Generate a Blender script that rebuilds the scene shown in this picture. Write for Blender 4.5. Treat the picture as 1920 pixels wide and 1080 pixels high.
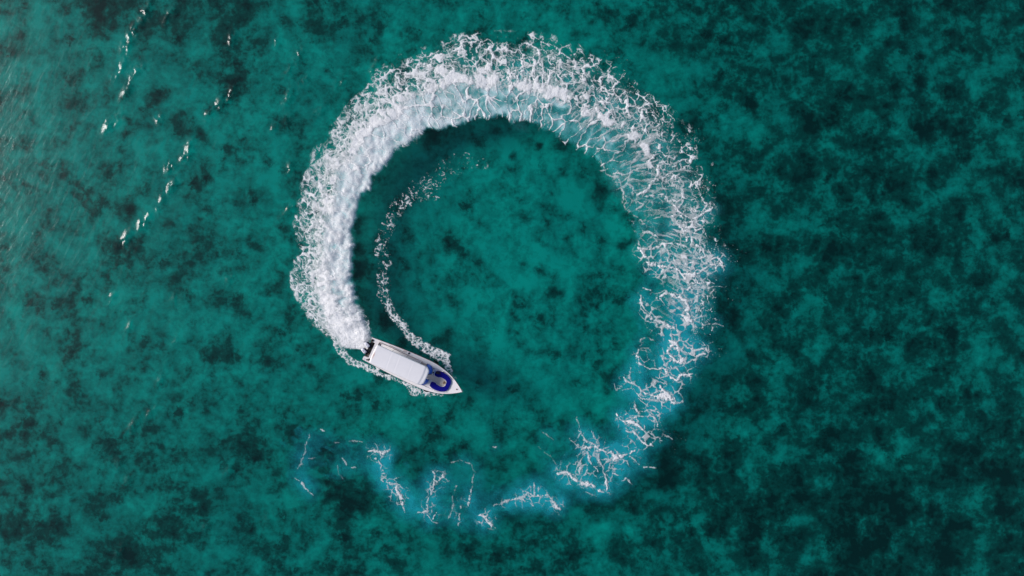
import bpy, bmesh, math, random
import numpy as np
from mathutils import Vector, Matrix
from mathutils.geometry import tessellate_polygon

for o in list(bpy.data.objects):
    bpy.data.objects.remove(o)
scene = bpy.context.scene
C = scene.collection
R = math.radians

# ------------------------------------------------------------------ camera, sky, sun, exposure
H = 72.0                      # the drone's height over the water, metres
S = 12.0 / 196.0              # metres of water per photograph pixel (the boat is 12 m long)
cam_data = bpy.data.cameras.new("camera")
cam = bpy.data.objects.new("camera", cam_data)
C.objects.link(cam)
cam.location = (0, 0, H)
cam.rotation_euler = (0, 0, 0)
cam_data.sensor_width = 36.0
cam_data.lens = 36.0 * H / (1920 * S)
cam_data.clip_start = 0.5
cam_data.clip_end = 12000.0
scene.camera = cam

SUN_EL, SUN_AZ = R(31), R(168)          # azimuth measured from +X towards +Y: the sun stands to the left
world = bpy.data.worlds.new("World")
scene.world = world
world.use_nodes = True
wn, wl = world.node_tree.nodes, world.node_tree.links
wn.clear()
w_out = wn.new("ShaderNodeOutputWorld")
w_bg = wn.new("ShaderNodeBackground")
w_sky = wn.new("ShaderNodeTexSky")
w_sky.sky_type = 'NISHITA'
w_sky.sun_disc = False
w_sky.sun_elevation = SUN_EL
w_sky.sun_rotation = R(90) - SUN_AZ
w_sky.air_density = 1.0
w_sky.dust_density = 2.0
w_bg.inputs["Strength"].default_value = 0.05
wl.new(w_sky.outputs[0], w_bg.inputs[0])
wl.new(w_bg.outputs[0], w_out.inputs[0])

sun_data = bpy.data.lights.new("sun", 'SUN')
sun_data.energy = 1.5
sun_data.angle = R(25)
sun_data.color = (1.0, 0.955, 0.935)
sun = bpy.data.objects.new("sun", sun_data)
C.objects.link(sun)
sd = Vector((math.cos(SUN_EL) * math.cos(SUN_AZ), math.cos(SUN_EL) * math.sin(SUN_AZ), math.sin(SUN_EL)))
sun.rotation_euler = sd.to_track_quat('Z', 'Y').to_euler()
sun.location = sd * 200

scene.view_settings.view_transform = 'Standard'
scene.view_settings.look = 'None'
scene.view_settings.gamma = 1.0
scene.view_settings.use_curve_mapping = False
scene.view_settings.exposure = 1.14
scene.cycles.max_bounces = 8
scene.cycles.transparent_max_bounces = 12


# ------------------------------------------------------------------ helpers: tagging, noise fields, grids
def tag(o, label=None, cat=None, kind=None, group=None):
    if label: o["label"] = label
    if cat: o["category"] = cat
    if kind: o["kind"] = kind
    if group: o["group"] = group
    return o


def link(name, me, mat=None, parent=None):
    o = bpy.data.objects.new(name, me)
    C.objects.link(o)
    if mat: me.materials.append(mat)
    if parent: o.parent = parent
    return o


rng = np.random.default_rng(11)
TB = 256
TAB = rng.random((8, TB, TB)).astype(np.float32)


def sstep(a, b, x):
    t = np.clip((x - a) / (b - a), 0.0, 1.0)
    return t * t * (3 - 2 * t)


def vnoise(x, y, k=0):
    xi = np.floor(x).astype(np.int32); yi = np.floor(y).astype(np.int32)
    fx = x - xi; fy = y - yi
    fx = fx * fx * fx * (fx * (fx * 6 - 15) + 10); fy = fy * fy * fy * (fy * (fy * 6 - 15) + 10)
    T = TAB[k % 8]
    x0 = xi % TB; x1 = (xi + 1) % TB; y0 = yi % TB; y1 = (yi + 1) % TB
    return ((T[y0, x0] * (1 - fx) + T[y0, x1] * fx) * (1 - fy) + (T[y1, x0] * (1 - fx) + T[y1, x1] * fx) * fy)


def fbm(x, y, k=0, octv=4, gain=0.5):
    a, s, n = 1.0, 0.0, 0.0
    out = np.zeros_like(x, dtype=np.float32)
    for i in range(octv):
        ca, sa = math.cos(0.6 * i + k), math.sin(0.6 * i + k)
        out += a * vnoise(x * ca - y * sa + 17.3 * i + 5.1 * k, x * sa + y * ca + 9.7 * i, k + i)
        n += a; a *= gain
        x = x * 2.03; y = y * 2.03
    return out / n            # about 0..1, mean 0.5


def worley(x, y, k=0, jit=0.95):
    xi = np.floor(x).astype(np.int32); yi = np.floor(y).astype(np.int32)
    fx = (x - xi).astype(np.float32); fy = (y - yi).astype(np.float32)
    A = TAB[k % 8]; B = TAB[(k + 3) % 8]
    f1 = np.full(x.shape, 9.0, np.float32); f2 = f1.copy(); cid = np.zeros(x.shape, np.float32)
    for dy in (-1, 0, 1):
        for dx in (-1, 0, 1):
            cx = (xi + dx) % TB; cy = (yi + dy) % TB
            px = A[cy, cx]
            d = np.hypot(dx + 0.5 + (px - 0.5) * jit - fx, dy + 0.5 + (B[cy, cx] - 0.5) * jit - fy)
            near = d < f1
            f2 = np.where(near, f1, np.minimum(f2, d))
            cid = np.where(near, px, cid)
            f1 = np.where(near, d, f1)
    return f1, f2, cid


def blur(a, sig):
    h, w = a.shape
    p = int(3 * sig) + 1
    b = np.pad(a, p, mode='constant').astype(np.float32)
    fy = np.fft.fftfreq(b.shape[0])[:, None]; fx = np.fft.rfftfreq(b.shape[1])[None, :]
    g = np.exp(-2 * (math.pi * sig) ** 2 * (fx * fx + fy * fy))
    return np.fft.irfft2(np.fft.rfft2(b) * g, b.shape)[p:p + h, p:p + w].astype(np.float32)


def grid_mesh(name, xs, ys, Z, mask=None, attrs=None):
    """A sheet over the rectilinear grid xs, ys (metres) with heights Z; cells outside mask are left open."""
    ny, nx = Z.shape
    X, Y = np.meshgrid(xs, ys)
    idx = np.arange(ny * nx).reshape(ny, nx)
    a, b, c, d = idx[:-1, :-1], idx[:-1, 1:], idx[1:, 1:], idx[1:, :-1]
    if ys[1] > ys[0]: F = np.stack([a, b, c, d], -1)
    else: F = np.stack([a, d, c, b], -1)
    if mask is not None:
        m = mask[:-1, :-1] | mask[:-1, 1:] | mask[1:, 1:] | mask[1:, :-1]
        F = F[m]
    F = F.reshape(-1, 4)
    used, inv = np.unique(F, return_inverse=True)
    F = inv.reshape(-1, 4)
    co = np.stack([X.ravel()[used], Y.ravel()[used], Z.ravel()[used]], -1).astype(np.float32)
    me = bpy.data.meshes.new(name)
    me.vertices.add(len(co)); me.vertices.foreach_set("co", co.ravel())
    me.loops.add(F.size); me.loops.foreach_set("vertex_index", F.ravel().astype(np.int32))
    me.polygons.add(len(F)); me.polygons.foreach_set("loop_start", np.arange(0, F.size, 4, dtype=np.int32))
    me.update(calc_edges=True)
    me.polygons.foreach_set("use_smooth", np.ones(len(F), dtype=bool))
    for nm, arr in (attrs or {}).items():
        if arr.ndim == 2:
            at = me.attributes.new(nm, 'FLOAT', 'POINT')
            at.data.foreach_set("value", arr.ravel()[used].astype(np.float32))
        else:
            at = me.attributes.new(nm, 'FLOAT_COLOR', 'POINT')
            at.data.foreach_set("color", arr.reshape(-1, 4)[used].astype(np.float32).ravel())
    me.validate()
    return me


def new_mat(name):
    m = bpy.data.materials.new(name)
    m.use_nodes = True
    nt = m.node_tree
    nt.nodes.clear()
    out = nt.nodes.new("ShaderNodeOutputMaterial")
    return m, nt, out


def node(nt, typ, **kw):
    n = nt.nodes.new(typ)
    for k, v in kw.items():
        if k.startswith("i_"):
            n.inputs[k[2:].replace("_", " ")].default_value = v
        else:
            setattr(n, k, v)
    return n


def math_node(nt, op, a, b=None, clamp=False):
    n = nt.nodes.new("ShaderNodeMath"); n.operation = op; n.use_clamp = clamp
    for i, v in enumerate((a, b)):
        if v is None: continue
        if isinstance(v, (int, float)): n.inputs[i].default_value = v
        else: nt.links.new(v, n.inputs[i])
    return n.outputs[0]


# ------------------------------------------------------------------ the seabed: pale sand with dark weed patches
def far_axis(lo, hi, step):
    core = np.arange(lo, hi + step * 0.5, step)
    ext = step * np.cumsum(1.35 ** np.arange(1, 25))
    ext = ext[ext < 4200]
    return np.concatenate([lo - ext[::-1], core, hi + ext])


DEPTH = 3.5
PX = lambda x: (x - 960.0) * S
PY = lambda y: (540.0 - y) * S

SPOTS = [  # weed patches one can tell apart, plus shade painted inside the foam wall: x, y (in photograph pixels over the water), radius, strength
    (199, 18, 45, .5), (352, 32, 75, .45), (435, 42, 65, .45), (607, 32, 48, .4), (680, 42, 20, .4), (454, 162, 26, .75),
    (292, 174, 20, .6), (347, 231, 30, .4), (380, 256, 26, .45), (241, 393, 22, .6), (227, 472, 32, .5), (338, 477, 30, .5),
    (523, 231, 15, .5), (486, 361, 24, .35), (398, 458, 28, .4), (804, 260, 20, .8), (884, 255, 9, .8), (931, 249, 9, .6),
    (967, 295, 9, .9), (1011, 272, 9, .8), (1053, 268, 13, .8), (1053, 327, 9, .7), (1087, 340, 14, .5), (1119, 363, 18, .9),
    (1150, 353, 10, .8), (1013, 452, 9, .75), (985, 405, 16, .45), (1036, 418, 6, .6), (852, 450, 18, .35), (840, 382, 16, .45),
    (890, 477, 18, .35), (977, 498, 14, .35), (1095, 530, 19, .45), (1042, 551, 11, .55), (1026, 522, 14, .3), (1176, 461, 12, .6),
    (1174, 564, 15, .5), (1009, 610, 15, .55), (954, 610, 16, .4), (852, 564, 16, .4), (708, 443, 10, .6), (829, 628, 14, .5),
    (668, 430, 14, .9), (676, 500, 15, .7), (690, 560, 14, .6), (672, 465, 12, .7), (716, 598, 16, .7), (742, 648, 14, .5),  # leading entries: dark band of the foam wall's shade, painted on the seabed
    (1510, 300, 60, .25), (1600, 170, 80, .25), (1260, 60, 60, .3), (1700, 480, 60, .25), (880, 760, 16, .5), (240, 1060, 60, .35),
    (330, 530, 30, .4), (590, 850, 26, .6), (1250, 890, 28, .6), (640, 930, 40, .4), (400, 830, 40, .3)]


def seabed():
    xs = far_axis(PX(-420), PX(2340), 6 * S); ys = far_axis(PY(1500), PY(-420), 6 * S)
    X, Y = np.meshgrid(xs, ys)
    k = (H + DEPTH) / H
    px = X / S / k + 960; py = 540 - Y / S / k                 # where each point is seen through the water
    g = np.zeros_like(X, dtype=np.float32)
    wx = px + 26 * (fbm(px / 34, py / 34, 1) - .5); wy = py + 26 * (fbm(px / 34, py / 34, 2) - .5)
    for (x, y, r, a) in SPOTS:
        g = np.maximum(g, a * np.exp(-(((wx - x) ** 2 + (wy - y) ** 2) / (r * r)) ** 1.3))
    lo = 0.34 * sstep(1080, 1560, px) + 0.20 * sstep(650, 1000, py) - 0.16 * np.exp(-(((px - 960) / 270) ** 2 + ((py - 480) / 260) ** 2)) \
        - 0.07 * np.exp(-(((px - 400) / 260) ** 2 + ((py - 260) / 260) ** 2)) + 0.05 * sstep(150, 0, py)  # vignette painted into the weed tone: darker right and bottom, paler middle and left
    Z = -DEPTH + 0.9 * (fbm(X / 9.0, Y / 9.0, 3) - .5) * (np.abs(X) < 400) * (np.abs(Y) < 400)
    me = grid_mesh("seabed", xs, ys, Z.astype(np.float32), None, {"weed": g, "weed_vignette": lo.astype(np.float32)})  # "weed" holds the weed patches and the foam wall's painted shade
    m, nt, out = new_mat("sand_and_weed")
    tc = node(nt, "ShaderNodeTexCoord")
    mp = node(nt, "ShaderNodeMapping"); mp.inputs["Scale"].default_value = (1, 1, 0)
    nt.links.new(tc.outputs["Object"], mp.inputs[0])
    n1 = node(nt, "ShaderNodeTexNoise", i_Scale=0.33, i_Detail=5.0, i_Roughness=0.54, i_Distortion=0.3)
    n2 = node(nt, "ShaderNodeTexNoise", i_Scale=0.13, i_Detail=2.0, i_Roughness=0.5)
    n3 = node(nt, "ShaderNodeTexNoise", i_Scale=2.6, i_Detail=4.0, i_Roughness=0.65)
    for n in (n1, n2, n3): nt.links.new(mp.outputs[0], n.inputs["Vector"])
    a1 = node(nt, "ShaderNodeAttribute", attribute_name="weed")
    a2 = node(nt, "ShaderNodeAttribute", attribute_name="weed_vignette")
    v = math_node(nt, 'ADD', math_node(nt, 'MULTIPLY', math_node(nt, 'SUBTRACT', n1.outputs[0], 0.5), 1.05), 0.375)
    n4 = node(nt, "ShaderNodeTexNoise", i_Scale=1.1, i_Detail=6.0, i_Roughness=0.6, i_Distortion=0.3)
    nt.links.new(mp.outputs[0], n4.inputs["Vector"])
    patch = math_node(nt, 'MULTIPLY', math_node(nt, 'SUBTRACT', n4.outputs[0], 0.5), math_node(nt, 'MULTIPLY', n2.outputs[0], 1.35))
    v = math_node(nt, 'ADD', v, patch)
    vo = node(nt, "ShaderNodeTexVoronoi", i_Scale=0.55, i_Randomness=1.0)
    wob = node(nt, "ShaderNodeMix", data_type='RGBA', blend_type='LINEAR_LIGHT'); wob.inputs[0].default_value = 0.9
    nt.links.new(mp.outputs[0], wob.inputs[6]); nt.links.new(n3.outputs["Color"], wob.inputs[7]); nt.links.new(wob.outputs[2], vo.inputs["Vector"])
    sc = node(nt, "ShaderNodeSeparateColor"); nt.links.new(vo.outputs["Color"], sc.inputs[0])
    rad = math_node(nt, 'SUBTRACT', math_node(nt, 'MULTIPLY', sc.outputs[0], 0.85), 0.38)
    spot = math_node(nt, 'MULTIPLY', math_node(nt, 'SUBTRACT', rad, math_node(nt, 'MULTIPLY', vo.outputs["Distance"], 0.75)), 3.0, True)
    v = math_node(nt, 'ADD', v, math_node(nt, 'MULTIPLY', spot, 0.20))
    v = math_node(nt, 'ADD', v, math_node(nt, 'MULTIPLY', math_node(nt, 'SUBTRACT', n2.outputs[0], 0.5), 0.45))
    v = math_node(nt, 'ADD', v, math_node(nt, 'MULTIPLY', math_node(nt, 'SUBTRACT', n3.outputs[0], 0.5), 0.30))
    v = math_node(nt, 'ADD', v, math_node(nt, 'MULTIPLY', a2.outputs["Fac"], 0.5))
    v = math_node(nt, 'ADD', v, math_node(nt, 'MULTIPLY', a1.outputs["Fac"], 0.42))
    ramp = node(nt, "ShaderNodeValToRGB")
    el = ramp.color_ramp.elements
    el[0].position = 0.16; el[0].color = (0.39, 0.375, 0.35, 1)
    el[1].position = 0.78; el[1].color = (0.004, 0.006, 0.006, 1)
    e = el.new(0.42); e.color = (0.19, 0.19, 0.178, 1)
    e = el.new(0.57); e.color = (0.060, 0.064, 0.060, 1)
    nt.links.new(v, ramp.inputs[0])
    bs = node(nt, "ShaderNodeBsdfDiffuse")
    nt.links.new(ramp.outputs[0], bs.inputs[0]); nt.links.new(bs.outputs[0], out.inputs[0])
    o = link("seabed", me, m)
    return tag(o, "pale sandy seabed with dark weed patches under the teal water", None, "structure")


seabed()

# ------------------------------------------------------------------ the water surface
STREAKS = [  # steeper wind wavelets that catch the light: x, y, length, strength
    (272, 25, 50, 1), (248, 62, 40, 1), (236, 90, 36, .9), (228, 130, 50, .8), (258, 130, 44, .7), (238, 170, 40, .7), (204, 235, 36, 1),
    (222, 222, 26, .7), (318, 30, 40, .5), (436, 72, 36, .6), (430, 180, 50, .9), (415, 190, 40, 1), (392, 215, 30, .9), (300, 222, 24, .7),
    (356, 275, 34, 1), (347, 296, 26, 1), (320, 313, 34, 1), (326, 345, 30, 1), (309, 364, 44, 1), (284, 400, 34, .7), (267, 422, 34, .9),
    (238, 445, 40, .8), (541, 185, 44, .9), (546, 132, 30, .8), (560, 100, 30, .6), (540, 225, 30, .7), (515, 240, 26, .5), (519, 78, 24, .5),
    (546, 315, 26, .8), (543, 390, 50, .6), (570, 150, 44, .4), (600, 210, 50, .4), (705, 118, 30, .8), (700, 135, 34, .9), (250, 800, 46, .6),
    (281, 770, 34, .6), (428, 884, 24, .6), (222, 870, 30, .4), (388, 985, 22, .5), (505, 975, 26, .6), (222, 1035, 40, .5), (245, 612, 34, .3),
    (301, 715, 26, .4), (240, 905, 26, .5), (330, 640, 24, .3), (212, 560, 30, .3), (430, 525, 20, .5), (330, 560, 30, .3), (640, 150, 40, .5)]


def water():
    xs = far_axis(PX(-120), PX(2040), 1.7 * S); ys = far_axis(PY(1180), PY(-100), 1.7 * S)
    X, Y = np.meshgrid(xs.astype(np.float32), ys.astype(np.float32))
    px = X / S + 960; py = 540 - Y / S
    near = ((np.abs(X) < 90) & (np.abs(Y) < 60)).astype(np.float32)
    # long low swell and short wind wavelets, crests running from lower left to upper right
    ca, sa = math.cos(R(62)), math.sin(R(62))
    al = X * ca + Y * sa; ac = -X * sa + Y * ca
    wob = 2.2 * (fbm(al / 7, ac / 7, 4, 3) - .5)
    Z = 0.032 * (fbm(al / 6.0, (ac + wob) / 1.9, 2, 4, 0.55) - .5)
    Z += 0.008 * (fbm(al / 1.5, (ac + wob) / 0.42, 5, 3, 0.5) - .5)
    # steeper wavelets
    rs = np.random.default_rng(5)
    wz = np.zeros_like(Z)
    wpx = px + 9 * (fbm(px / 13, py / 13, 6, 3) - .5); wpy = py + 9 * (fbm(px / 13, py / 13, 7, 3) - .5)
    for (x, y, L, a) in STREAKS:
        ang = R(62 + rs.uniform(-10, 10)); c, s = math.cos(ang), math.sin(ang)
        i0, i1 = np.searchsorted(xs, [PX(x - L - 12), PX(x + L + 12)])
        j0, j1 = np.searchsorted(ys, [PY(y + L + 12), PY(y - L - 12)])
        sl = (slice(j0, j1), slice(i0, i1))
        dx = wpx[sl] - x; dy = -(wpy[sl] - y)
        u = dx * c + dy * s; v = -dx * s + dy * c
        wz[sl] += (.45 + .55 * a) * (1.0 if y < 520 else .72) * 0.150 * np.exp(-(u / (L * .42)) ** 2) * np.exp(-(v / 7.0) ** 2) * sstep(.25, .60, fbm(px[sl] / 11, py[sl] / 11, 3, 3))
    Z = (Z + wz) * near
    me = grid_mesh("water", xs, ys, Z.astype(np.float32))
    m, nt, out = new_mat("sea_water")
    tc = node(nt, "ShaderNodeTexCoord")
    mp = node(nt, "ShaderNodeMapping"); mp.inputs["Rotation"].default_value = (0, 0, R(-62)); mp.inputs["Scale"].default_value = (1, 1, 0)
    nt.links.new(tc.outputs["Object"], mp.inputs[0])
    mp2 = node(nt, "ShaderNodeMapping"); mp2.inputs["Scale"].default_value = (0.45, 1.5, 0)
    nt.links.new(mp.outputs[0], mp2.inputs[0])
    n1 = node(nt, "ShaderNodeTexNoise", i_Scale=1.3, i_Detail=5.0, i_Roughness=0.6, i_Distortion=0.4)
    nt.links.new(mp2.outputs[0], n1.inputs["Vector"])
    bp = node(nt, "ShaderNodeBump", i_Strength=0.26, i_Distance=0.08)
    nt.links.new(n1.outputs[0], bp.inputs["Height"])
    tr = node(nt, "ShaderNodeBsdfTransparent"); tr.inputs[0].default_value = (0.004, 0.93, 0.875, 1)
    df = node(nt, "ShaderNodeBsdfDiffuse"); df.inputs[0].default_value = (0.0001, 0.055, 0.052, 1)
    nt.links.new(bp.outputs[0], df.inputs["Normal"])
    gl = node(nt, "ShaderNodeBsdfGlossy", i_Roughness=0.16); gl.inputs[0].default_value = (1, 1, 1, 1)
    nt.links.new(bp.outputs[0], gl.inputs["Normal"])
    mx = node(nt, "ShaderNodeMixShader", i_Fac=0.22)
    nt.links.new(tr.outputs[0], mx.inputs[1]); nt.links.new(df.outputs[0], mx.inputs[2])
    fr = node(nt, "ShaderNodeFresnel", i_IOR=1.33)
    nt.links.new(bp.outputs[0], fr.inputs["Normal"])
    mx2 = node(nt, "ShaderNodeMixShader")
    geo = node(nt, "ShaderNodeNewGeometry")
    nt.links.new(math_node(nt, 'MULTIPLY', fr.outputs[0], math_node(nt, 'SUBTRACT', 1.0, geo.outputs["Backfacing"])), mx2.inputs[0]); nt.links.new(mx.outputs[0], mx2.inputs[1]); nt.links.new(gl.outputs[0], mx2.inputs[2])
    nt.links.new(mx2.outputs[0], out.inputs[0])
    o = link("water", me, m)
    return tag(o, "rippled clear teal sea water over a patchy seabed", None, "structure")


water()

# ------------------------------------------------------------------ the wake: foam and churned water
CX, CY = 945.0, 530.0         # centre of the turning circle
INNER = [(691, 646), (697, 632), (691, 610), (668, 570), (660, 530), (658, 470), (662, 420), (682, 360), (716, 310), (750, 272), (800, 243), (850, 234),
         (905, 217), (960, 220), (1010, 236), (1060, 257), (1110, 287), (1150, 330), (1175, 385), (1195, 440), (1200, 500), (1200, 570),
         (1195, 640), (1170, 720), (1145, 780), (1070, 830), (1030, 880), (950, 900), (870, 890), (790, 880), (700, 840), (640, 850), (575, 812)]
OUTER = [(684, 652), (668, 655), (650, 653), (632, 646), (616, 630), (585, 592), (553, 550), (557, 470), (557, 400), (572, 330), (605, 270), (640, 220), (690, 163), (750, 110),
         (840, 84), (930, 70), (1020, 80), (1110, 108), (1190, 160), (1255, 215), (1310, 290), (1335, 370), (1350, 470), (1350, 540),
         (1325, 640), (1290, 730), (1260, 810), (1215, 890), (1130, 935), (1000, 965), (900, 995), (800, 985), (740, 965), (650, 930), (565, 915)]
STRANDS = [  # foam strands on the old half of the wake: (half width, points)
    # ---- from the zoom over the right side: x = 1100 + X/3.6, y = 300 + Y/3.6
    ('a', 1.3, [(100, 10), (130, 90), (210, 120), (250, 210), (240, 290), (300, 350), (350, 400), (370, 430), (460, 400), (540, 370), (600, 340)]),
    ('a', 5.0, [(480, 50), (445, 150), (405, 200), (340, 230)]),
    ('a', 1.6, [(180, 90), (250, 105), (330, 72), (400, 30)]), ('a', 1.5, [(330, 250), (380, 300), (340, 330)]), ('a', 1.2, [(380, 280), (430, 290)]),
    ('a', 1.7, [(400, 250), (500, 240), (560, 280), (600, 340), (640, 280), (655, 230), (640, 140), (560, 130)]),
    ('a', 1.8, [(500, 60), (560, 80), (620, 70), (660, 50)]), ('a', 1.5, [(520, 190), (590, 180), (650, 190), (660, 240), (600, 300)]),
    ('a', 2.4, [(570, 300), (600, 345), (640, 360)]),
    ('a', 2.0, [(570, 380), (620, 440), (650, 480), (720, 490), (780, 460)]), ('a', 1.7, [(780, 460), (720, 390), (600, 345)]),
    ('a', 2.6, [(720, 395), (790, 350), (850, 310)]), ('a', 2.6, [(640, 460), (740, 450)]),
    ('a', 1.6, [(350, 500), (420, 490), (470, 520)]), ('a', 1.9, [(340, 595), (450, 600), (520, 560), (600, 560), (660, 580), (700, 640), (740, 670), (800, 650), (780, 590), (720, 560), (730, 500)]),
    ('a', 3.4, [(500, 550), (530, 580)]), ('a', 1.7, [(520, 580), (560, 650), (600, 700), (690, 720), (740, 730)]), ('a', 1.4, [(550, 610), (640, 650), (700, 640)]),
    ('a', 2.2, [(360, 610), (400, 680), (480, 710), (580, 730), (640, 770), (700, 780), (760, 760), (810, 720), (850, 700), (930, 710)]),
    ('a', 3.4, [(700, 785), (750, 765), (800, 730)]), ('a', 1.5, [(430, 760), (500, 770), (570, 750), (620, 770)]),
    ('a', 2.0, [(640, 780), (690, 850), (680, 880)]), ('a', 1.7, [(690, 870), (780, 870), (850, 850), (940, 850)]),
    ('a', 1.8, [(380, 870), (430, 880)]), ('a', 1.9, [(360, 920), (380, 990), (430, 1060), (470, 1100)]),
    ('a', 4.8, [(480, 935), (560, 900), (620, 930), (660, 970), (690, 1010), (690, 1070)]), ('a', 1.8, [(500, 950), (540, 990), (590, 960)]),
    ('a', 1.8, [(690, 1010), (740, 960), (740, 890), (700, 860)]), ('a', 1.5, [(720, 1040), (760, 1000), (800, 960)]),
    ('a', 2.2, [(830, 680), (880, 650), (910, 690), (880, 730)]), ('a', 1.5, [(700, 640), (740, 580), (720, 530)]),
    # ---- lower right: x = 1020 + X/3, y = 580 + Y/3
    ('b', 1.7, [(540, 0), (600, 50), (670, 85), (740, 110), (760, 150), (790, 200), (840, 240), (900, 220), (930, 240)]),
    ('b', 4.0, [(690, 90), (740, 115)]), ('b', 1.2, [(600, 70), (650, 115)]), ('b', 5.0, [(800, 5), (785, 45), (840, 72)]), ('b', 1.2, [(840, 50), (900, 80), (960, 75), (1010, 90)]),
    ('b', 2.2, [(700, 180), (740, 195), (760, 260), (780, 290), (730, 290), (700, 240), (740, 195)]), ('b', 1.9, [(710, 180), (770, 230), (850, 270), (910, 250)]),
    ('b', 2.0, [(710, 280), (720, 330), (680, 340), (720, 380), (750, 400), (760, 370), (850, 370)]), ('b', 1.5, [(660, 380), (710, 370), (745, 395)]),
    ('b', 1.9, [(530, 230), (520, 270), (540, 310), (600, 340), (660, 330), (700, 345)]), ('b', 1.0, [(530, 225), (590, 220), (640, 270)]), ('b', 1.2, [(540, 170), (585, 155), (610, 180)]),
    ('b', 1.3, [(480, 330), (485, 390)]), ('b', 1.7, [(455, 385), (460, 410), (510, 420), (560, 460)]), ('b', 4.0, [(560, 460), (620, 490), (680, 480), (730, 520), (775, 510)]),
    ('b', 4.2, [(650, 430), (680, 480)]), ('b', 1.4, [(500, 455), (560, 500), (640, 520)]), ('b', 5.5, [(515, 525), (530, 580)]), ('b', 2.6, [(400, 580), (440, 620), (500, 640), (560, 680), (570, 680)]),
    ('b', 1.8, [(440, 620), (540, 600), (600, 600), (640, 640), (642, 665)]), ('b', 2.0, [(460, 680), (520, 710), (560, 750), (610, 770)]), ('b', 1.8, [(560, 680), (600, 700), (630, 730), (670, 740)]),
    ('b', 1.6, [(540, 570), (590, 570), (650, 585)]), ('b', 1.1, [(400, 410), (405, 450), (460, 420)]), ('b', 1.4, [(185, 610), (190, 680), (210, 690), (160, 740), (145, 720)]),
    ('b', 1.7, [(210, 690), (240, 740), (290, 770), (320, 860), (350, 950)]), ('b', 2.0, [(200, 790), (230, 775), (280, 770), (320, 790), (380, 800), (400, 840), (440, 830), (520, 800)]),
    ('b', 3.2, [(380, 803), (410, 840), (430, 825)]), ('b', 1.7, [(210, 800), (200, 860), (200, 930)]), ('b', 1.7, [(230, 800), (250, 850), (300, 900)]), ('b', 1.4, [(270, 690), (300, 760)]),
    ('b', 1.3, [(480, 830), (530, 870)]), ('b', 1.6, [(390, 880), (390, 930), (420, 940)]), ('b', 1.6, [(430, 970), (470, 960), (500, 990)]),
    ('b', 4.4, [(70, 920), (130, 920), (170, 950), (210, 980), (270, 980), (330, 1020)]), ('b', 2.6, [(350, 950), (350, 1010)]), ('b', 1.3, [(90, 850), (85, 900)]),
    ('b', 1.5, [(560, 890), (630, 890)]), ('b', 1.2, [(660, 710), (720, 730)]),
    # ---- bottom: x = 520 + X/3.31, y = 780 + Y/3.31
    ('c', 1.2, [(210, 110), (170, 200), (160, 240), (150, 300), (130, 330)]), ('c', 1.7, [(110, 400), (150, 420), (180, 460), (220, 490)]), ('c', 1.8, [(270, 85), (288, 100)]),
    ('c', 1.1, [(190, 265), (240, 265)]), ('c', 1.0, [(350, 155), (380, 155)]), ('c', 1.1, [(450, 155), (490, 150), (530, 155)]), ('c', 1.4, [(410, 260), (430, 300)]),
    ('c', 1.0, [(375, 300), (390, 360), (410, 400)]), ('c', 1.5, [(460, 320), (485, 322)]), ('c', 2.1, [(570, 222), (640, 230), (710, 210)]),
    ('c', 1.9, [(610, 265), (650, 310), (680, 370), (650, 400), (670, 420), (740, 430), (790, 460)]), ('c', 2.6, [(740, 440), (740, 480), (770, 510), (775, 560), (795, 600)]),
    ('c', 1.9, [(970, 350), (980, 410), (1020, 380), (1015, 350)]), ('c', 1.9, [(980, 410), (950, 490), (930, 550), (930, 600), (870, 600)]),
    ('c', 2.3, [(930, 620), (960, 640), (990, 610)]), ('c', 1.3, [(960, 650), (1000, 665)]), ('c', 1.2, [(1040, 390), (1110, 440), (1090, 490), (1100, 540), (1080, 590), (1065, 630)]),
    ('c', 1.4, [(1150, 550), (1130, 610), (1130, 690)]), ('c', 1.2, [(1220, 330), (1210, 440), (1190, 500)]), ('c', 2.6, [(1207, 460), (1190, 510), (1185, 555)]),
    ('c', 1.3, [(1080, 290), (1130, 270), (1190, 300), (1230, 350)]), ('c', 2.7, [(1250, 600), (1300, 620), (1320, 660), (1355, 685)]),
    ('c', 1.7, [(1340, 550), (1440, 530), (1520, 515), (1560, 480), (1610, 490), (1600, 420)]), ('c', 1.8, [(1520, 515), (1590, 550)]), ('c', 2.4, [(1610, 490), (1690, 490), (1720, 540), (1770, 575)]),
    ('c', 3.2, [(1740, 360), (1800, 350), (1850, 400), (1920, 420)]), ('c', 1.6, [(1345, 185), (1375, 185)]), ('c', 1.0, [(1620, 190), (1680, 240), (1730, 300)]), ('c', 1.0, [(1640, 90), (1710, 150)]),
]
ZOOM = {'a': (1100, 300, 3.6), 'b': (1020, 580, 3.0), 'c': (520, 780, 3.31)}
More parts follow.
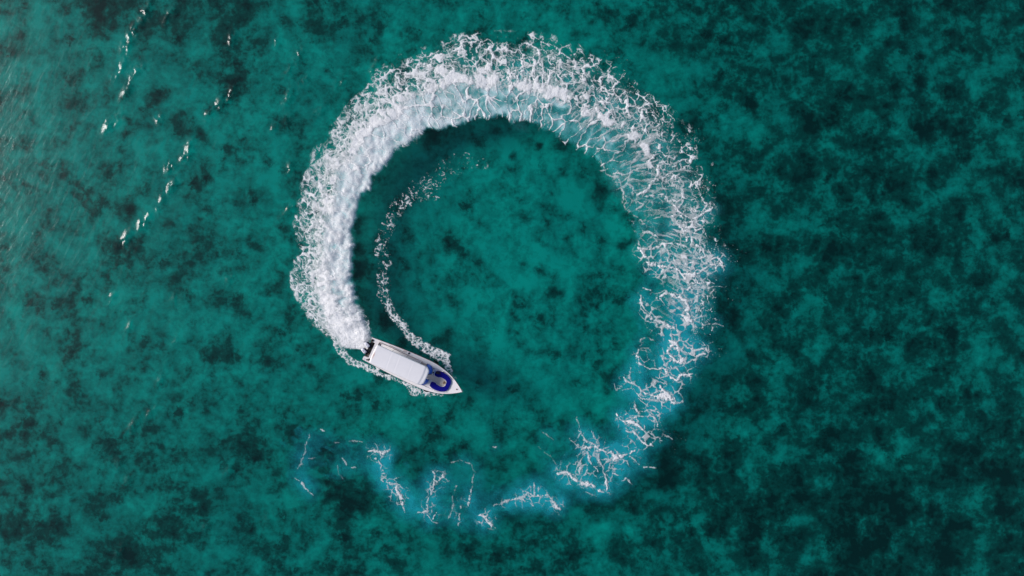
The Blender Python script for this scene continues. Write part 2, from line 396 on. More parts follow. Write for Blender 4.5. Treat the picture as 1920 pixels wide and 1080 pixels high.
BANDS = [  # lacy bands beside the boat and inside the circle: (x, y, half width, cover) along each line
    [(846, 700, 4, .7), (840, 690, 6, .8), (834, 668, 11, .78), (815, 664, 12, .80), (800, 655, 10, .80), (780, 640, 9, .74), (765, 628, 8, .70), (755, 610, 9, .66), (735, 585, 10, .56),
     (722, 560, 13, .42), (718, 530, 15, .37), (722, 500, 15, .42), (715, 470, 16, .41), (722, 440, 14, .33), (735, 410, 12, .31), (748, 385, 16, .33), (775, 365, 22, .31),
     (808, 345, 22, .29), (830, 322, 20, .25), (880, 300, 22, .21), (905, 308, 14, .19)],
    [(758, 385, 3, .3), (790, 371, 6, .30), (822, 372, 4, .25)],
    [(628, 636, 7, .8), (640, 660, 8, .72), (660, 678, 8, .74), (680, 683, 7, .74), (700, 695, 6, .74), (728, 707, 5, .72), (746, 712, 4, .6), (764, 722, 5, .6), (776, 733, 8, .7), (796, 737, 7, .66), (812, 737, 3, .6), (830, 742, 3, .5)],
    [(770, 722, 6, .7), (788, 732, 8, .8), (806, 735, 4, .5)],
    [(700, 632, 4, .35), (690, 622, 6, .6), (688, 600, 7, .7), (676, 590, 7, .7)],
    [(846, 694, 4, .8), (854, 708, 3, .7)],
]


def seg_dist(px, py, pts, sl):
    """distance to a polyline and the (interpolated) position along it, over the window sl"""
    X, Y = px[sl], py[sl]
    best = np.full(X.shape, 1e6, np.float32); par = np.zeros(X.shape, np.float32)
    n = len(pts) - 1
    for i in range(n):
        (x0, y0), (x1, y1) = pts[i][:2], pts[i + 1][:2]
        dx, dy = x1 - x0, y1 - y0
        t = np.clip(((X - x0) * dx + (Y - y0) * dy) / (dx * dx + dy * dy + 1e-6), 0, 1)
        d = np.hypot(X - x0 - t * dx, Y - y0 - t * dy)
        c = d < best
        par = np.where(c, i + t, par); best = np.where(c, d, best)
    return best, par


def wake_fields():
    gx = np.arange(525, 1432, 1.0, dtype=np.float32); gy = np.arange(40, 1022, 1.0, dtype=np.float32)
    px, py = np.meshgrid(gx, gy)
    # domain warps that make every edge ragged
    w1x = 7 * (fbm(px / 22, py / 22, 1, 3) - .5); w1y = 7 * (fbm(px / 22, py / 22, 2, 3) - .5)
    w2x = 6.5 * (fbm(px / 7, py / 7, 3, 3) - .5); w2y = 6.5 * (fbm(px / 7, py / 7, 4, 3) - .5)
    qx, qy = px + w1x * 1.6 + w2x, py + w1y * 1.6 + w2y

    th = np.degrees(np.arctan2(CY - py, px - CX))
    phi = np.mod(207.0 - th, 360.0)
    phi = np.where(phi > 352, phi - 360, phi).astype(np.float32)
    rad = np.hypot(px - CX, py - CY)

    def edge(pts):
        a = [(np.mod(207 - math.degrees(math.atan2(CY - y, x - CX)), 360), math.hypot(x - CX, y - CY)) for x, y in pts]
        a = sorted(((p - 360 if p > 352 else p), r) for p, r in a)
        ps = np.linspace(-8, 352, 721)
        r = np.interp(ps, [p for p, _ in a], [r for _, r in a])
        ker = np.hanning(13); ker /= ker.sum()
        r = np.convolve(np.pad(r, 6, mode='edge'), ker, mode='valid')
        return np.interp(phi, ps, r).astype(np.float32)

    ri, ro = edge(INNER), edge(OUTER)
    W = ro - ri
    D = rad - ri                                  # px outward from the inner edge
    t = D / W
    s = np.radians(phi) * 385.0                   # px along the wake
    K = lambda knots: np.interp(phi, [k[0] for k in knots], [k[1] for k in knots]).astype(np.float32)

    # ---- fresh churned band along the inner edge, rounded lobes
    f1a, f2a, ida = worley(s / 30 + w1x / 30, D / 34 + 7 + w1y / 30, 1)
    f1b, f2b, idb = worley(s / 13 + w2x / 26, D / 13 + 3 + w2y / 26, 2)
    lobe = 13 * (0.62 - f1a) + 5 * (0.55 - f1b)
    lobe *= K([(0, .5), (25, .8), (40, 1.0), (70, 1.2), (110, 1.2), (160, 1.2), (200, .8)])
    Dl = D + lobe
    inner_edge = sstep(-5, 6, Dl + 5 * (fbm(s / 5, D / 5, 4, 3) - .5))
    mw = K([(-8, .95), (6, .9), (16, .75), (30, .50), (50, .47), (75, .52), (95, .50), (115, .50), (140, .46), (165, .50), (190, .62), (220, .7), (352, .7)])
    big = fbm(s / 46, D / 30, 5, 3) - .5
    mid = fbm(s / 17, D / 13, 6, 4) - .5
    # ---- bright ridge between the band and the lace
    rt = K([(-8, .4), (30, .50), (60, .52), (100, .50), (125, .44), (150, .44), (170, .50), (190, .52), (215, .58)])
    ra = K([(-8, .95), (16, .9), (35, .55), (60, .65), (90, .76), (120, .76), (150, .75), (175, .66), (200, .5), (215, .3), (230, 0)])
    rw = K([(-8, .5), (12, .32), (30, .2), (60, .15), (110, .12), (150, .09), (200, .07)])
    ridge = np.exp(-((t + .22 * big + .16 * mid - rt) / rw) ** 2) * ra
    rn = fbm(s / 9 + w2x / 12, D / 14 + w2y / 12, 1, 4)
    rk = fbm(s / 34, D / 50, 3, 3)
    ridge = np.clip(ridge * (1.0 - K([(0, .2), (60, .3), (100, .6), (150, 1.1), (230, 1.3)]) * sstep(.62, .36, rk)), 0, 1)
    ridge = sstep(.20, .62, ridge * (.05 + 1.8 * rn)) * (.50 + .85 * fbm(s / 6 + w2x / 7, D / 9 + w2y / 7, 2, 4, .6))

    milk_env = inner_edge * sstep(mw + .16, mw - .10, t + .30 * big)
    milk_a = K([(-8, 1), (60, 1.0), (80, .98), (95, .90), (110, .78), (130, .66), (150, .52), (170, .36), (188, .14), (205, 0), (290, 0)])
    milk = milk_env * np.clip(milk_a + .75 * (mid + .4 * big) * K([(0, .15), (60, .35), (90, .9), (150, 1.2), (352, 1.0)]), 0, 1)
    milk = np.maximum(milk, .95 * np.clip(blur(ridge, 5) * 1.25, 0, 1) * K([(0, 0), (60, .3), (90, 1), (200, .9), (240, 0)]) * inner_edge)
    milk *= sstep(-6 + 3 * t, -2 + 3 * t, phi)

    # ---- long cells drawn out across the wake: bright walls, milky floors
    ax, ay = K([(0, 18), (80, 22), (110, 26), (150, 32), (200, 34)]), K([(0, 26), (80, 34), (110, 44), (200, 40)])
    # lean of the cells along the wake
    lean = K([(60, 0.2), (110, 0.1), (150, -.35), (200, -.7)])
    w0x = 34 * (fbm(px / 48, py / 48, 5, 2) - .5); w0y = 34 * (fbm(px / 48, py / 48, 6, 2) - .5)
    c1, c2, cid = worley((s + lean * D + w0x + 1.6 * w1x + .7 * w2x) / 25.0, (D * .60 + w0y + 1.6 * w1y + .7 * w2y) / 25.0 + 11, 3, 1.0)
    e = c2 - c1
    thn = .012 + .15 * np.clip(fbm(s / 20, D / 20, 7, 3) - .38, 0, 1)
    vein = sstep(thn * 2.0, thn * .5, e) * (.55 + .8 * fbm(s / 12, D / 12, 1, 2)) + .35 * sstep(thn * 6 + .06, thn, e) * fbm(s / 10 + w2x / 8, D / 16, 3, 3)
    e2f, e2s, _ = worley((s + lean * D + 1.2 * w1x + w2x) / 12.0, (D * .7 + 1.2 * w1y + w2y) / 12.0 + 5, 5)
    vein2 = sstep(.13, .03, e2s - e2f) * sstep(.42, .6, fbm(s / 26, D / 26, 2, 3))
    vw = K([(-8, .15), (30, .40), (60, .8), (85, 1.0), (110, 1.0), (135, .9), (155, .6), (175, .3), (195, .1), (210, 0)])
    vein_env = sstep(K([(0, 4), (50, 2), (80, -6), (352, -9)]), K([(0, 14), (50, 10), (80, 1), (352, -2)]), D + 1.1 * lobe) * sstep(1.0, .58, t + .25 * big)
    veins = np.clip(vw * vein_env * (vein + K([(0, .65), (110, .6), (160, .3), (200, .1)]) * vein2), 0, 1)
    # cell floors: milky at the outer side, clear at the inner
    floor = np.clip(.25 + .9 * (cid - .3) + 1.0 * (t - .15), 0, 1)

    # ---- lace on the outer side: holes of several sizes in a torn sheet
    cov = K([(-8, .9), (10, .92), (22, .86), (45, .84), (65, .78), (85, .76), (105, .66), (125, .53), (145, .42), (165, .32), (185, .22), (205, .13), (222, .05), (240, .0), (260, 0)])
    tatter = 1 - .75 * sstep(.70, 1.05, t + .40 * big + .25 * mid)
    cut = sstep(1.10, .96, t + .42 * big + .30 * mid) * sstep(1.16, 1.04, t)
    lx, ly = s + 1.8 * w1x + 1.1 * w2x, D + 1.8 * w1y + 1.1 * w2y
    def lace(size, k, th):
        a, b, _ = worley(lx / size + 3.1 * k, ly / size + 1.7 * k, k)
        return sstep(th, th * .35, b - a)
    dens = np.clip(cov * (.62 + 1.5 * (fbm(s / 15, D / 15, 4, 3) - .42)) * (.45 + .55 * tatter), 0, 1)
    dens = np.where(t < mw, dens * 1.1, dens)
    def curd(x, y, size, k, cover, soft=.16):
        """a torn sheet: round holes of random size, the rest broken up by a rough tear noise until cover is left"""
        a, b, c = worley(x / size + 3.1 * k, y / size + 1.7 * k, k)
        hole = .20 + .42 * c + .45 * (.5 - cover)
        sheet = sstep(0, soft + .1, a - hole) * .8 + .9 * sstep(.16, .02, b - a) * sstep(.05, .35, cover)
        tear = fbm(x / (size * .9) + 4.7 * k, y / (size * .9), k + 2, 4, .58)
        th = .80 - .62 * cover
        return np.clip(sheet, 0, 1) * sstep(th - .10, th + .10, tear)
    def web(x, y, size, k, cover):
        """rounded cells with walls of uneven width: thick at the joints, thinning or torn between them"""
        a, b, c = worley(x / size + 3.1 * k, y / size + 1.7 * k, k, 1.0)
        e = (b - a) / (.35 + a + b)
        wv = fbm(x / (size * .8) + 2.2 * k, y / (size * .8), k + 1, 3, .55)
        th = cover * np.clip(2.6 * (wv - .27), .04, 1.3)
        return sstep(th, th * .30, e) * np.clip(.35 + 1.5 * (wv - .2), .3, 1)
    wa = web(lx, ly, 11.0, 4, .52 * dens)
    wb = web(lx + .8 * w1x + .5 * w2x, ly + .8 * w1y + .5 * w2y, 18.0, 6, .46 * dens)
    wc = web(lx - w2x * .5, ly - w2y * .5, 6.0, 2, .55 * dens)
    clot = curd(lx + .6 * w1x, ly + .6 * w1y, 12.0, 3, dens * K([(0, .85), (95, .8), (130, .6), (352, .55)]))
    bigw = K([(0, .15), (50, .25), (75, .6), (95, 1.0), (352, 1.0)])
    pick = sstep(.42, .60, fbm(s / 26, D / 26, 6, 3))
    fine_m = sstep(.44, .60, fbm(s / 15, D / 15, 1, 3))
    outer = np.maximum.reduce([wa * (1 - bigw * (1 - .7 * pick)), wb * (.2 + .8 * bigw), wc * (.9 - .45 * bigw) * fine_m, .8 * clot])
    lace_env = sstep(mw - .22, mw + .02, t + .25 * big) * cut * (cov > .001)
    outer = outer * lace_env * sstep(0, .06, cov)
    # tangled fine threads over the young lace
    thr = np.abs(fbm(s / 8 + w1x / 9, D / 8 + w1y / 9, 5, 3) - .5)
    thread = sstep(.035, .008, thr) * .5 * lace_env * K([(-8, .8), (60, .7), (100, .3), (160, .15), (200, .1), (230, 0)])

    # ---- strands on the old part
    st = np.zeros_like(px); wide = np.zeros_like(px)
    sx, sy = px + 1.5 * w1x + .55 * w2x, py + 1.5 * w1y + .55 * w2y
    rid = 1 - 2.3 * np.abs(fbm(px / 6.5 + w2x / 7, py / 6.5 + w2y / 7, 3, 4, .6) - .5) * 2
    tn = fbm(px / 7, py / 7, 2, 4); tb = fbm(px / 16, py / 16, 7, 3)
    for kind, hw, pts in STRANDS:
        ox, oy, z = ZOOM[kind]
        P = [(ox + x / z, oy + y / z) for x, y in pts]
        m = hw * 3 + 14
        i0 = max(0, int(min(p[0] for p in P) - m - gx[0])); i1 = int(max(p[0] for p in P) + m - gx[0])
        j0 = max(0, int(min(p[1] for p in P) - m - gy[0])); j1 = int(max(p[1] for p in P) + m - gy[0])
        sl = (slice(j0, j1), slice(i0, i1))
        d, par = seg_dist(sx, sy, P, sl)
        n = len(P) - 1
        fade = sstep(.22, .52, tb[sl] * .6 + tn[sl] * .4)
        taper = .35 + .65 * sstep(0, .8, np.minimum(par, n - par))
        h = hw * taper * (.15 + 1.5 * np.clip(tb[sl] - .25, 0, 1))
        q = d / (1.25 * h + .75)
        v = sstep(.60, .98, .60 * rid[sl] + .78 * (1 - .62 * q)) * sstep(2.6, 1.2, q)
        v = v * np.clip(1.0 - .22 * sstep(250, 290, phi[sl]), 0, 1)
        st[sl] = np.maximum(st[sl], v * (.35 + .65 * fade) * (.16 + .84 * min(1, max(0, hw - .8) / 1.4)))
        wide[sl] = np.maximum(wide[sl], sstep(h + 9, 0, d))
    halo = blur(np.clip(st, 0, 1), 6.5)
    web1, web2, _ = worley((px + 1.5 * w1x + w2x) / 9.5, (py + 1.5 * w1y + w2y) / 9.5, 7)
    fray = sstep(.30, .05, (web2 - web1) / np.clip(2.0 * halo, .02, 1)) * sstep(.05, .16, halo)
    fray = np.maximum(fray * .7, curd(px + w1x + w2x, py + w1y + w2y, 8.0, 1, np.clip(halo * 1.3, 0, .52)) * sstep(.05, .14, halo))
    far = blur(np.clip(st, 0, 1), 13)
    thin = web(px + 1.6 * w1x + w2x, py + 1.6 * w1y + w2y, 15.0, 3, np.clip(far * K([(240, 2.0), (275, 2.6)]), 0, K([(215, .27), (245, .11), (352, .085)]))) * sstep(.008, .06, far) * K([(0, 0), (165, .3), (200, 1), (352, 1)])
    old = np.maximum.reduce([st, K([(150, .35), (200, .45), (235, .62)]) * fray, K([(235, .6), (270, .48)]) * thin])

    # ---- lacy bands
    bd = np.zeros_like(px)
    for band in BANDS:
        m = 40
        i0 = max(0, int(min(p[0] for p in band) - m - gx[0])); i1 = int(max(p[0] for p in band) + m - gx[0])
        j0 = max(0, int(min(p[1] for p in band) - m - gy[0])); j1 = int(max(p[1] for p in band) + m - gy[0])
        sl = (slice(j0, j1), slice(i0, i1))
        d, par = seg_dist(px + w1x + .6 * w2x, py + w1y + .6 * w2y, band, sl)
        hw = np.interp(par, range(len(band)), [b[2] for b in band]); cc = np.interp(par, range(len(band)), [b[3] for b in band])
        bd[sl] = np.maximum(bd[sl], cc * sstep(hw * 1.25, hw * .55, d))
    bd *= np.where(py < 640, .62 + .75 * fbm(px / 26, py / 26, 4, 2), 1)
    bands = curd(px + 1.4 * w1x + .9 * w2x, py + 1.4 * w1y + .9 * w2y, 7.5, 1, np.clip(bd * 1.02, 0, 1)) * sstep(.02, .1, bd)
    bands *= np.clip(.45 + 1.1 * fbm(px / 3.6, py / 3.6, 2, 3), .5, 1)
    bands *= np.clip(.62 + .5 * bd, 0, 1) * np.clip(.55 + 1.0 * fbm(px / 6, py / 6, 5, 3), .4, 1)
    bands = np.maximum(bands, .7 * curd(px + w2x, py + w2y, 4.5, 3, bd * .85) * sstep(.02, .1, bd))
    # feathery streaks drawn across the wake on both sides of the ridge
    fz = fbm((s + lean * D) / 5.0 + w1x / 6, D / 26 + w1y / 12, 6, 4, .55)
    feather = np.exp(-((t + .25 * big - rt) / .30) ** 2) * K([(60, 0), (100, .35), (140, .7), (190, .8), (215, .4), (235, 0)]) * sstep(.52, .74, fz + .25 * (rk - .5)) * inner_edge

    # ---- loose flecks and spray
    sp1, _, spid = worley(px / 4.2 + w2x / 14, py / 4.2 + w2y / 14, 5)
    spray_d = np.zeros_like(px)
    for (x, y, r, a) in [(690, 335, 24, .35), (700, 300, 22, .25), (676, 420, 14, .2), (668, 520, 10, .2), (1375, 560, 34, .22), (1340, 660, 34, .28), (1370, 480, 30, .3), (1330, 350, 36, .3),
                         (1300, 260, 28, .3), (1150, 120, 40, .25), (1265, 830, 30, .25), (1310, 720, 30, .2), (860, 310, 36, .16), (600, 860, 34, .12), (690, 880, 30, .14), (1060, 850, 40, .12),
                         (950, 930, 80, .10), (820, 930, 60, .12), (1330, 590, 40, .25), (720, 560, 26, .15), (735, 430, 26, .15), (1135, 380, 24, .2), (905, 350, 60, .05)]:
        spray_d = np.maximum(spray_d, a * np.exp(-((px - x) ** 2 + (py - y) ** 2) / (r * r)))
    spray_d = np.maximum(spray_d, .5 * halo * (phi > 170))
    spray_d = np.maximum(spray_d, .20 * np.exp(-((t - 1.0) / .10) ** 2) * K([(0, .6), (70, .8), (180, .8), (230, .5), (250, 0)]))
    fleck = sstep(.22, .02, sp1) * sstep(0, .2, spray_d * .8 - spid) * .7

    foam = np.maximum.reduce([veins, .8 * feather, ridge * inner_edge, outer, thread, old, bands, fleck])
    # dense young foam also fills in
    fill = milk_env * K([(-8, .80), (14, .78), (26, .50), (50, .42), (70, .38), (90, .25), (110, .12), (140, .05), (180, 0)])
    fine = fbm(s / 5 + w2x / 8, D / 6 + w2y / 8, 2, 4)
    foam = np.maximum(foam, np.clip(fill * (.22 + 1.6 * fine + 1.5 * mid + .5 * (.5 - f1b)), 0, 1))
    jet = sstep(24, 9, phi) * sstep(-2, 1, phi) * sstep(-.02, .1, t) * sstep(1.0, .85, t + .3 * big + .2 * mid)
    foam = np.maximum(foam, jet * (.72 + .5 * (fine - .3)))
    foam = np.clip(foam, 0, 1)
    fine_g = .80 + .35 * fbm(px / 3.1, py / 3.1, 4, 3)
    foam_alpha = np.clip(1.06 * foam ** 1.12 * fine_g, 0, 1)

    # ---- churned, aerated water: colour goes from white to teal to blue with age
    far2 = blur(np.clip(st, 0, 1), 18)
    glow = (far * 3.8 + far2 * 3.4) * K([(0, 1), (250, 1), (290, 1.7), (352, 1.7)])
    glow *= .15 + 1.7 * fbm((px + 2 * w1x) / 17, (py + 2 * w1y) / 17, 5, 4, .6) * (.6 + .8 * sstep(.35, .65, fbm(px / 55, py / 55, 2, 2)))
    aer = K([(0, .0), (90, .05), (120, .34), (160, .5), (200, .5), (240, .2), (260, 0)]) * np.exp(-((t + .5 * big - K([(0, .4), (160, .42), (200, .5), (240, .55)])) / .27) ** 2) * (.35 + 1.3 * (fbm(px / 22, py / 22, 1, 3) - .1))
    celly = sstep(-5, K([(0, 5), (140, 8), (180, 60), (352, 60)]), D) * K([(0, 0), (75, 0), (100, .6), (150, .75), (190, .6), (215, 0)]) * vein_env * floor * np.clip(.5 + 1.5 * big + 1.2 * mid, .2, 1.3)
    milk_all = np.clip(np.maximum.reduce([milk, celly, np.clip(glow, 0, .72) * K([(0, 0), (150, .2), (190, .7), (225, 1), (352, 1)]), aer, .55 * np.clip(blur(outer + .6 * old, 3.0), 0, 1) * sstep(0, 30, phi), .55 * blur(bands, 3) * (bd > 0.3)]), 0, 1)
    milk_all *= sstep(0.01, .10, milk_all)
    age = K([(0, 0), (70, 0), (100, .22), (130, .42), (165, .62), (195, .8), (215, 1.0), (352, 1.0)])
    white = np.clip(sstep(.42, .92, np.maximum(milk, .9 * celly) * (1.06 - .4 * age)), 0, 1)
    old_c = np.array([0.016, 0.36, 0.45]); mid_c = np.array([0.06, 0.40, 0.42]); k1 = sstep(.05, .5, age)[..., None]
    new_c = np.array([.70, .79, .83]) * (1 - k1) + np.array([.40, .68, .72]) * k1
    k2 = sstep(.55, 1.0, age)[..., None]
    base = mid_c * (1 - k2) + old_c * k2
    white *= np.clip(.80 + 1.1 * mid + .55 * (.5 - f1b), .5, 1)
    col = base * (1 - white[..., None]) + new_c * white[..., None]
    rgba = np.concatenate([col, milk_all[..., None]], -1).astype(np.float32)

    # ---- relief: the young wall stands above the water and drops off at its inner edge
    hh = K([(-8, .2), (10, .35), (30, .42), (60, .32), (90, .18), (130, .14), (180, .12), (230, .06), (352, .03)])
    body = inner_edge * sstep(1.0, .1, t) * sstep(-7, 0, phi)
    relief = hh * body * (.55 + .9 * (.6 - f1a) + .4 * (.55 - f1b)) + hh * .35 * body * mid
    relief = blur(np.clip(relief, 0, 2), 1.2) * sstep(0, .35, blur(np.clip(milk + foam * .4, 0, 1), 1.5))
    z0 = .055 + relief
    return gx, gy, foam_alpha, z0 + .03 + .07 * blur(foam, .8), rgba, z0, foam


GX, GY, FOAM, FZ, CHURN, CZ, FOAM_RAW = wake_fields()
XS, YS = PX(GX.astype(np.float64)), PY(GY.astype(np.float64))


def foam_object(name, label, region):
    me = grid_mesh(name, XS, YS, FZ, (FOAM > .035) & region, {"foam": FOAM})
    o = link(name, me, FOAM_MAT)
    return tag(o, label, "foam", "stuff")


def foam_material():
    m, nt, out = new_mat("white_foam")
    at = node(nt, "ShaderNodeAttribute", attribute_name="foam")
    tc = node(nt, "ShaderNodeTexCoord")
    n1 = node(nt, "ShaderNodeTexNoise", i_Scale=5.5, i_Detail=5.0, i_Roughness=0.7)
    nt.links.new(tc.outputs["Object"], n1.inputs["Vector"])
    k = math_node(nt, 'ADD', math_node(nt, 'MULTIPLY', math_node(nt, 'SUBTRACT', n1.outputs[0], 0.5), 0.7), at.outputs["Fac"])
    gate = math_node(nt, 'MULTIPLY', at.outputs["Fac"], 6.0, True)
    a = math_node(nt, 'MULTIPLY', math_node(nt, 'MULTIPLY', k, 1.08), gate, True)
    bp = node(nt, "ShaderNodeBump", i_Strength=0.8, i_Distance=0.16)
    nt.links.new(n1.outputs[0], bp.inputs["Height"])
    df = node(nt, "ShaderNodeBsdfDiffuse"); df.inputs[0].default_value = (.85, .855, .875, 1)
    nt.links.new(bp.outputs[0], df.inputs["Normal"])
    tr = node(nt, "ShaderNodeBsdfTransparent")
    mx = node(nt, "ShaderNodeMixShader")
    nt.links.new(a, mx.inputs[0]); nt.links.new(tr.outputs[0], mx.inputs[1]); nt.links.new(df.outputs[0], mx.inputs[2])
    nt.links.new(mx.outputs[0], out.inputs[0])
    return m


def churn_material():
    m, nt, out = new_mat("churned_water")
    at = node(nt, "ShaderNodeAttribute", attribute_name="churn")
    df = node(nt, "ShaderNodeBsdfDiffuse"); nt.links.new(at.outputs["Color"], df.inputs[0])
    tr = node(nt, "ShaderNodeBsdfTransparent")
    mx = node(nt, "ShaderNodeMixShader")
    nt.links.new(at.outputs["Alpha"], mx.inputs[0]); nt.links.new(tr.outputs[0], mx.inputs[1]); nt.links.new(df.outputs[0], mx.inputs[2])
    nt.links.new(mx.outputs[0], out.inputs[0])
    return m


FOAM_MAT = foam_material()
GPX, GPY = np.meshgrid(GX, GY)
# no foam or churned water inside the hull
hu_, hv_ = (GPX - 691.8) * .912 + (GPY - 651.5) * .410, (GPX - 691.8) * .410 - (GPY - 651.5) * .912
hull_cut = (hu_ > 1) & (hu_ < 185) & (np.abs(hv_) < 19.5 * np.clip((190 - hu_) / 70, 0, 1))
FOAM[hull_cut] = 0
CHURN[hull_cut, 3] = 0
# the foam falls into three masses: the ring of wake, the bow wave thrown inside the circle, the strip along the far side of the hull
near_hull = (GPX > 626) & (GPX < 862) & (GPY > 652) & (GPY < 760) & ((GPY - 654.5) > (GPX - 690.5) * .449 + 2) & ((GPX > 676) | (GPY > 668))
inside = (~near_hull) & (np.hypot(GPX - CX, GPY - CY) < 300) & (GPX > 692) & (GPX < 930) & (GPY > 285) & (GPY < 730) & (np.hypot(GPX - CX, GPY - CY) < np.where(GPY < 420, 252, 290))
inside &= ~((GPX < 706) & (GPY > 585) & (GPY < 640))
foam_object("wake_foam", "broad white ring of lacy foam trailing behind the boat", ~near_hull & ~inside)
foam_object("bow_wave_foam", "thin curved line of foam flecks inside the ring, ending at the bow", inside)
foam_object("hull_foam", "narrow strip of foam along the lower side of the hull", near_hull)
cm = grid_mesh("churned_water", XS[::2], YS[::2], CZ[::2, ::2], CHURN[::2, ::2, 3] > .012, {"churn": CHURN[::2, ::2]})
tag(link("churned_water", cm, churn_material()), "milky blue water full of bubbles under the foam ring", "churned water", "stuff")
# ------------------------------------------------------------------ the boat
def paint(name, col, rough=.4, metal=0.0, var=.06, scale=3.0, bump=0.0, coat=0.0):
    m, nt, out = new_mat(name)
    b = nt.nodes.new("ShaderNodeBsdfPrincipled")
    b.inputs["Roughness"].default_value = rough; b.inputs["Metallic"].default_value = metal
    b.inputs["Coat Weight"].default_value = coat
    tc = node(nt, "ShaderNodeTexCoord")
    n = node(nt, "ShaderNodeTexNoise", i_Scale=scale, i_Detail=5.0, i_Roughness=0.65)
    nt.links.new(tc.outputs["Object"], n.inputs["Vector"])
    mx = node(nt, "ShaderNodeMix", data_type='RGBA')
    lo = tuple(max(0, c * (1 - var * 2.2)) for c in col) + (1,); hi = tuple(min(1, c * (1 + var)) for c in col) + (1,)
    mx.inputs[6].default_value = lo; mx.inputs[7].default_value = hi
    nt.links.new(n.outputs[0], mx.inputs[0]); nt.links.new(mx.outputs[2], b.inputs["Base Color"])
    if bump:
        bp = node(nt, "ShaderNodeBump", i_Strength=bump, i_Distance=.02)
        nt.links.new(n.outputs[0], bp.inputs["Height"]); nt.links.new(bp.outputs[0], b.inputs["Normal"])
    nt.links.new(b.outputs[0], out.inputs[0])
    return m


WHITE = paint("white_gelcoat", (.82, .80, .81), .32, var=.05, scale=1.6)
DECK = paint("deck_nonslip", (.80, .765, .775), .6, var=.07, scale=2.2, bump=.1)
BEIGE = paint("beige_deck_floor", (.62, .57, .53), .6, var=.12, scale=4, bump=.2)
NAVY = paint("navy_rubber", (.012, .014, .035), .5)
BLUE = paint("royal_blue_vinyl", (.003, .004, .19), .6, var=.18, scale=5, bump=.15)
SCREEN = paint("blue_tinted_screen", (.02, .15, .72), .3, var=.2, scale=2)
BLACK = paint("black_rubber", (.008, .008, .009), .6)
REDWOOD = paint("red_brown_wood", (.10, .022, .02), .4, var=.2, scale=9)
STEEL = paint("steel", (.55, .56, .58), .25, metal=1.0)
ROPE = paint("tan_rope", (.42, .28, .15), .85, var=.25, scale=30, bump=.5)
GREY = paint("grey_plastic", (.20, .185, .17), .6, var=.3, scale=7)
COWL = paint("outboard_white", (.72, .72, .80), .25, var=.05, coat=.3)


for m_ in (BLUE, BLACK, NAVY): m_.node_tree.nodes['Principled BSDF'].inputs['Specular IOR Level'].default_value = .06


def mesh_from(name, verts, faces, mat, parent=None, smooth=False):
    me = bpy.data.meshes.new(name)
    me.from_pydata([tuple(v) for v in verts], [], faces)
    me.update()
    bm = bmesh.new(); bm.from_mesh(me)
    bmesh.ops.recalc_face_normals(bm, faces=bm.faces)
    for f in bm.faces: f.smooth = smooth
    bm.to_mesh(me); bm.free()
    return link(name, me, mat, parent)


def bevel(o, w, seg=2):
    md = o.modifiers.new("bevel", 'BEVEL'); md.width = w; md.segments = seg; md.limit_method = 'ANGLE'
    return o


def prism(name, outline, z0, z1, mat, parent=None, bev=0.0):
    """outline: (u, v) points; z0 and z1 are numbers or functions of (u, v)"""
    f0 = z0 if callable(z0) else (lambda u, v: z0); f1 = z1 if callable(z1) else (lambda u, v: z1)
    n = len(outline)
    V = [(u, v, f0(u, v)) for u, v in outline] + [(u, v, f1(u, v)) for u, v in outline]
    tris = tessellate_polygon([[Vector((u, v, 0)) for u, v in outline]])
    F = [tuple(i + n for i in t) for t in tris] + [tuple(reversed(t)) for t in tris]
    F += [(i, (i + 1) % n, n + (i + 1) % n, n + i) for i in range(n)]
    o = mesh_from(name, V, F, mat, parent)
    if bev: bevel(o, bev)
    return o


def tube(name, pts, r, mat, parent=None, seg=8):
    V, F = [], []
    P = [Vector(p) for p in pts]
    for i, p in enumerate(P):
        d = (P[min(i + 1, len(P) - 1)] - P[max(i - 1, 0)]).normalized()
        a = d.orthogonal().normalized() if abs(d.z) > .9 else d.cross(Vector((0, 0, 1))).normalized()
        b = d.cross(a)
        for k in range(seg):
            t = 2 * math.pi * k / seg
            V.append(p + a * (r * math.cos(t)) + b * (r * math.sin(t)))
    for i in range(len(P) - 1):
        for k in range(seg):
            F.append((i * seg + k, i * seg + (k + 1) % seg, (i + 1) * seg + (k + 1) % seg, (i + 1) * seg + k))
    F += [tuple(range(seg)), tuple(range((len(P) - 1) * seg, len(P) * seg))]
    return mesh_from(name, V, F, mat, parent, True)


def lump(name, size, e, mat, parent=None, n=(20, 12), loc=(0, 0, 0), taper=0.0, rz=0.0):
    """a superellipsoid: rounded boxes, fenders, engine cowls"""
    sp = lambda w, m: math.copysign(abs(w) ** m, w)
    V, F = [], []
    nu, nv = n
    c, s = math.cos(rz), math.sin(rz)
    for j in range(nv + 1):
        ph = -math.pi / 2 + math.pi * j / nv
        for i in range(nu):
            th = 2 * math.pi * i / nu
            x = sp(math.cos(ph), e[1]) * sp(math.cos(th), e[0]); y = sp(math.cos(ph), e[1]) * sp(math.sin(th), e[0]); z = sp(math.sin(ph), e[1])
            k = 1 - taper * (x * .5 + .5)
            x, y, z = x * size[0] / 2, y * size[1] / 2 * k, z * size[2] / 2
            V.append((loc[0] + x * c - y * s, loc[1] + x * s + y * c, loc[2] + z))
    for j in range(nv):
        for i in range(nu):
            F.append((j * nu + i, j * nu + (i + 1) % nu, (j + 1) * nu + (i + 1) % nu, (j + 1) * nu + i))
    me_o = mesh_from(name, V, F, mat, parent, True)
    bm = bmesh.new(); bm.from_mesh(me_o.data)
    bmesh.ops.remove_doubles(bm, verts=bm.verts, dist=1e-5); bm.to_mesh(me_o.data); bm.free()
    return me_o


